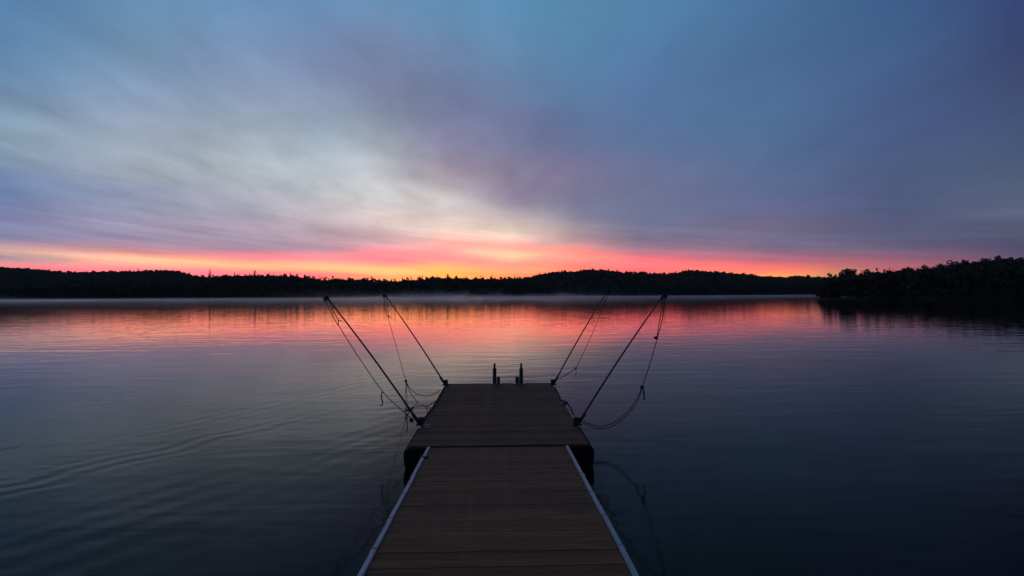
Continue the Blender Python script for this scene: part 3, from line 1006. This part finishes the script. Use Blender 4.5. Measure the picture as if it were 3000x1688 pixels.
def hill(name, tab, px0, px1, shore, ridge, tree_h, dens, protos, conif, seed, label, wlabel, mat=M_leaf, back=1.0):
    """a slope from the shore up to a ridge whose treetops meet the skyline, and the wood that covers it"""
    g = np.random.default_rng(seed)
    npx = int((px1 - px0) / 14)
    nr = 10
    V, Fc = [], []
    fs = shore if callable(shore) else (lambda p: shore)
    fr = ridge if callable(ridge) else (lambda p: ridge)

    def ground(px, k):
        """k = 0 at the shore, 1 at the ridge, above 1 on the far side"""
        dep = fs(px) + (fr(px) - fs(px)) * k
        top = at_y(px, interp(tab, px), fr(px)).z - tree_h * 0.92
        base = -0.4
        if k <= 1: zz = base + (max(top, base + 0.3) - base) * (math.sin(k * math.pi / 2) ** 0.9 if k > 0 else 0)
        else: zz = max(top, base + 0.3) - (k - 1) * 9
        d = ray(px, 861)
        return Vector((d.x / d.y * dep, dep, zz))

    ks = [i / (nr - 3) for i in range(nr)]
    for i in range(npx + 1):
        px = px0 + (px1 - px0) * i / npx
        for k in ks: V.append(ground(px, k))
    for i in range(npx):
        for j in range(nr - 1):
            a = i * nr + j
            Fc.append([a, a + nr, a + nr + 1, a + 1])
    o = mesh_obj(name, V, Fc, M_earth, None, True)
    tag(o, label, 'hill', kind='structure')
    wd = Wood()
    width = abs(ground(px1, 1).x - ground(px0, 1).x)
    nrow = max(4, int(abs(fr(px0) - fs(px0)) / dens))
    ncol = int(width / dens)
    for r in range(nrow + 2):
        k = min(1.12, 0.01 + r / nrow)
        for c in range(ncol):
            px = px0 + (px1 - px0) * (c + g.uniform(0, 1)) / ncol
            kk = k + g.uniform(-.4, .4) / nrow
            if kk < 0.008: kk = 0.01
            p = ground(px, kk)
            H = tree_h * g.uniform(0.80, 1.08) * (0.9 if g.uniform() < .4 else 1.0)
            if g.uniform() < 0.05: H *= 1.18
            room = at_y(px, interp(tab, px), fr(px)).z
            dep = p.y
            lim = (at_y(px, interp(tab, px) - 7.0 * g.uniform(0, 1) ** 4 + 3.0 * g.uniform(0, 1), dep).z) - p.z
            if H > lim: H = max(lim, tree_h * 0.25)
            if g.uniform() < conif:
                wd.plant(FAR_C[g.integers(len(FAR_C))], p, H * 1.05, H * g.uniform(.8, 1.1), g.uniform(0, 6.28))
            else:
                wd.plant(protos[g.integers(len(protos))], p, H, H * g.uniform(.85, 1.25), g.uniform(0, 6.28))
    w = wd.link('forest', mat)
    tag(w, wlabel, 'forest', kind='stuff')
    return ground


hill('hill', SKYL, -700, 730, 620, 980, 12, 10.0, FAR_B, 0.08, 1, 'distant low ridge at the left behind the shore woods', 'distant wood covering the low left ridge')
g_near = hill('hill', NEARL, -700, 1660, 395, 520, 12, 7.0, FAR_B, 0.16, 2, 'low wooded shore across the lake', 'dark wood along the far shore from the left to the middle')
g_a = hill('hill', HILLA, 1370, 2085, 470, 640, 12, 8.0, FAR_B, 0.05, 3, 'rounded hill right of the middle across the lake', 'dark wood on the rounded hill behind the right whips')
g_b = hill('hill', HILLB, 1870, 2705, 520, 760, 12, 9.0, FAR_B, 0.05, 4, 'second rounded hill sloping down to the right headland', 'dark wood on the second hill beside the headland')
hs = lambda p: 205 - 22 * min(1, max(0, (p - 2400) / 300)) - 40 * min(1, max(0, (p - 2700) / 900))
hr = lambda p: 222 + 45 * min(1, max(0, (p - 2400) / 350))
g_head = hill('hill', HEAD, 2404, 4000, hs, hr, 11, 5.2, MID_B, 0.05, 5, 'wooded headland on the right shore', 'dense dark wood covering the right headland', M_dim)


# single trees standing out of the woods
def tree(name, px, top, ground_z_depth, H, W, kind, seed, label, group, lean=0.0):
    g = np.random.default_rng(seed)
    dep = ground_z_depth
    t = at_y(px, top, dep)
    base = Vector((t.x, dep, t.z - H))
    root = empty(name, base)
    tag(root, label, 'tree', group)
    if kind == 'broad': v, f = crown_broad(g, H, W, 26, 46, 0.30, 0.15)
    elif kind == 'tuft': v, f = crown_broad(g, H, W, 30, 46, 0.30); 
    elif kind == 'conifer': v, f = crown_conifer(g, H, W, 15, 7, 0.30, 0.15)
    else: v, f = crown_conifer(g, H, W, 12, 6, 0.33, 0.45, 0.25)
    v = v + np.array(base)
    v[:, 0] += (v[:, 2] - base.z) * lean
    me = build_np('crown', v, f, M_needle if kind in ('conifer', 'pine') else M_dim)
    o = bpy.data.objects.new('crown', me); col.objects.link(o)
    o.parent = root; o.matrix_parent_inverse = Matrix.Translation(-root.location)
    mb = MB()
    hh = H * (0.97 if kind in ('conifer', 'pine') else 0.75)
    pts = [base + Vector((lean * hh * k / 5, 0, -1.0 if k == 0 else hh * k / 5)) for k in range(6)]
    mb.tube(pts, [H * 0.022 * (1 - 0.15 * k) for k in range(6)], 7)
    if kind in ('broad', 'tuft'):
        for k in range(6):
            a = g.uniform(0, 6.28); z0 = H * g.uniform(.35, .6)
            p0 = base + Vector((lean * z0, 0, z0))
            p1 = p0 + Vector((math.cos(a) * W * .3, math.sin(a) * W * .3, H * .18))
            mb.tube([p0, (p0 + p1) / 2 + Vector((0, 0, -H * .01)), p1], [H * .011, H * .008, H * .004], 5)
    mb.build('trunk', M_bark, root)
    return root


GF = 'lone trees rising above the far skyline'
GH = 'trees along the headland skyline'
tree('pine_tree', 615, 787, 515, 15, 8.0, 'conifer', 1, 'tallest lone conifer on the left skyline, beside the dip at the ridge end', GF)
tree('pine_tree', 594, 804, 515, 11, 7.0, 'conifer', 2, 'short bushy conifer just left of the tallest lone conifer', GF)
tree('pine_tree', 747, 790, 515, 14, 8.0, 'pine', 3, 'second tall lone pine on the skyline left of the near left whip', GF)
tree('pine_tree', 687, 798, 515, 12, 5.5, 'pine', 4, 'small round topped pine midway between the two tall lone pines', GF)
tree('pine_tree', 702, 801, 515, 11, 3.8, 'conifer', 5, 'thin short conifer close to the small round topped pine', GF)
tree('pine_tree', 555, 798, 515, 13, 4.0, 'conifer', 6, 'thin conifer on the falling end of the left ridge', GF)
tree('pine_tree', 1204, 808, 515, 11, 4.2, 'pine', 7, 'thin pine against the yellow glow, left one of a pair', GF)
tree('pine_tree', 1237, 806, 515, 12, 4.2, 'pine', 8, 'taller thin pine against the yellow glow, right one of a pair', GF)
tree('pine_tree', 1507, 806, 515, 11, 4.0, 'pine', 9, 'slim pine on the middle skyline above the ladder', GF)
tree('pine_tree', 1477, 810, 515, 10, 3.6, 'pine', 10, 'small faint pine left of the slim pine above the ladder', GF)
tree('conifer_tree', 2430, 801, 216, 10, 5.0, 'conifer', 11, 'pointed conifer at the very tip of the headland', GH)
tree('broadleaf_tree', 2467, 797, 218, 11, 6.5, 'broad', 12, 'stocky dark tree joined to the left side of the tufted headland tree', GH)
tree('broadleaf_tree', 2482, 788, 222, 12.5, 7.5, 'tuft', 13, 'tall tufted tree near the headland tip with sky gaps on both sides', GH, 0.06)
tree('broadleaf_tree', 2545, 790, 226, 12, 9.5, 'broad', 14, 'broad dense tree just right of the sky gap beside the tufted tree', GH)
tree('conifer_tree', 2591, 789, 232, 12, 5.0, 'conifer', 15, 'pointed conifer right of the broad dense headland tree', GH)
tree('broadleaf_tree', 2657, 784, 244, 12, 7.5, 'broad', 16, 'loose topped tree on the low even part of the headland skyline', GH)
tree('broadleaf_tree', 2712, 777, 255, 13, 9.0, 'broad', 17, 'tree making the first step up of the headland skyline', GH)
tree('broadleaf_tree', 2752, 774, 260, 13, 9.0, 'broad', 18, 'flat topped tree on the headland left of the round crowned one', GH)
tree('broadleaf_tree', 2788, 763, 262, 14, 11.0, 'broad', 19, 'large round crowned tree on the rising headland skyline', GH)
tree('broadleaf_tree', 2825, 762, 264, 14, 8.0, 'broad', 20, 'narrower round tree just right of the large round crowned tree', GH)
tree('broadleaf_tree', 2884, 757, 265, 14, 10.0, 'broad', 21, 'wide tree left of the ragged topped tree on the headland crest', GH)
tree('broadleaf_tree', 2927, 750, 265, 14.5, 7.0, 'tuft', 22, 'ragged topped tree, the highest on the headland crest', GH)
tree('broadleaf_tree', 2962, 755, 266, 14, 9.0, 'broad', 23, 'rounded tree right of the ragged topped tree on the headland crest', GH)

# ------------------------------------------------------------------ mist on the water
def build_mist():
    m = bpy.data.materials.new('mist')
    m.use_nodes = True
    t = NT(m.node_tree)
    for nd in list(m.node_tree.nodes): m.node_tree.nodes.remove(nd)
    tc = t.n('ShaderNodeTexCoord')
    P = tc.outputs['Object']
    x, y, z = t.sep(P)
    n = t.noise(t.mapping(P, (0, 0, 0), (0, 0, 0), (0.085, 0.014, 0.22)), 1.0, 5, 0.65, 0.8)
    patch = t.noise(t.mapping(P, (4, 2, 0), (0, 0, 0), (0.012, 0.004, 0.0)), 1.0, 2, 0.5)
    # the mist rises into wisps in front of the middle of the far shore
    wisp = t.math('SUBTRACT', 1.0, t.rng(t.math('ABSOLUTE', t.math('ADD', x, 10.0)), 20.0, 110.0, 0.0, 1.0, 'SMOOTHSTEP'))
    wisp = t.math('ADD', t.math('MULTIPLY', wisp, 0.75), t.math('MULTIPLY', t.rng(x, -300.0, -380.0, 0.0, 1.0, 'SMOOTHSTEP'), 0.9))
    hgt = t.math('MULTIPLY', t.math('MULTIPLY', wisp, t.rng(patch, 0.35, 0.65, 0.1, 1.4)), t.rng(n, 0.35, 0.70, 0.05, 1.7))
    fall = t.math('EXPONENT', t.math('DIVIDE', t.math('MULTIPLY', z, -1.0), t.math('ADD', 0.22, hgt)))
    bound = t.math('SUBTRACT', y, t.math('MULTIPLY', x, t.rng(x, 0.0, 1.0, 0.12, 0.45)))
    edge = t.math('MULTIPLY', t.rng(bound, 70.0, 270.0, 0.0, 1.0, 'SMOOTHSTEP'), t.rng(z, 7.0, 11.0, 1.0, 0.0))
    d = t.math('MULTIPLY', t.math('MULTIPLY', fall, edge), t.math('MULTIPLY', t.rng(n, 0.35, 0.75, 0.4, 1.6), 0.019))
    v = t.n('ShaderNodeVolumePrincipled')
    v.inputs['Color'].default_value = (0.92, 0.93, 0.95, 1)
    v.inputs['Anisotropy'].default_value = 0.72
    t.link(d, v.inputs['Density'])
    o = t.n('ShaderNodeOutputMaterial')
    t.link(v.outputs[0], o.inputs['Volume'])
    x0, x1, y0, y1, z0, z1 = -560, 300, 70, 460, 0.03, 12
    vv = [(x0, y0, z0), (x1, y0, z0), (x1, y1, z0), (x0, y1, z0), (x0, y0, z1), (x1, y0, z1), (x1, y1, z1), (x0, y1, z1)]
    ff = [(3, 2, 1, 0), (4, 5, 6, 7), (0, 1, 5, 4), (1, 2, 6, 5), (2, 3, 7, 6), (3, 0, 4, 7)]
    ob = mesh_obj('mist', vv, ff, m)
    tag(ob, 'thin pale mist drifting low over the far water', 'mist', kind='stuff')


build_mist()


def build_haze():
    m = bpy.data.materials.new('haze')
    m.use_nodes = True
    t = NT(m.node_tree)
    for nd in list(m.node_tree.nodes): m.node_tree.nodes.remove(nd)
    v = t.n('ShaderNodeVolumePrincipled')
    v.inputs['Color'].default_value = (0.86, 0.92, 1.0, 1)
    v.inputs['Density'].default_value = 0.00004
    o = t.n('ShaderNodeOutputMaterial')
    t.link(v.outputs[0], o.inputs['Volume'])
    S, z0, z1 = 3200, -6, 110
    vv = [(-S, -S, z0), (S, -S, z0), (S, S, z0), (-S, S, z0), (-S, -S, z1), (S, -S, z1), (S, S, z1), (-S, S, z1)]
    ff = [(3, 2, 1, 0), (4, 5, 6, 7), (0, 1, 5, 4), (1, 2, 6, 5), (2, 3, 7, 6), (3, 0, 4, 7)]
    tag(mesh_obj('haze', vv, ff, m), 'thin even haze in the dawn air over the lake', 'haze', kind='stuff')


build_haze()

# ------------------------------------------------------------------ sun, just under the clouds behind the far hills
sd = bpy.data.lights.new('sun', 'SUN')
sd.energy = 0.03
sd.angle = R(0.5)
sd.color = (1.0, 0.72, 0.5)
so = bpy.data.objects.new('sun', sd)
sdir = Vector((math.sin(R(-4)) * math.cos(R(0.5)), math.cos(R(-4)) * math.cos(R(0.5)), math.sin(R(0.5))))
so.rotation_euler = sdir.to_track_quat('Z', 'Y').to_euler()
so.location = (0, 0, 60)
col.objects.link(so)

# ------------------------------------------------------------------ render settings
sc.view_settings.view_transform = 'Standard'
sc.view_settings.look = 'None'
sc.view_settings.exposure = 0.0
sc.view_settings.gamma = 1.0
sc.render.engine = 'CYCLES'
sc.cycles.use_denoising = True
sc.cycles.max_bounces = 8
sc.cycles.volume_bounces = 1
sc.cycles.volume_step_rate = 1.0
sc.cycles.volume_max_steps = 128
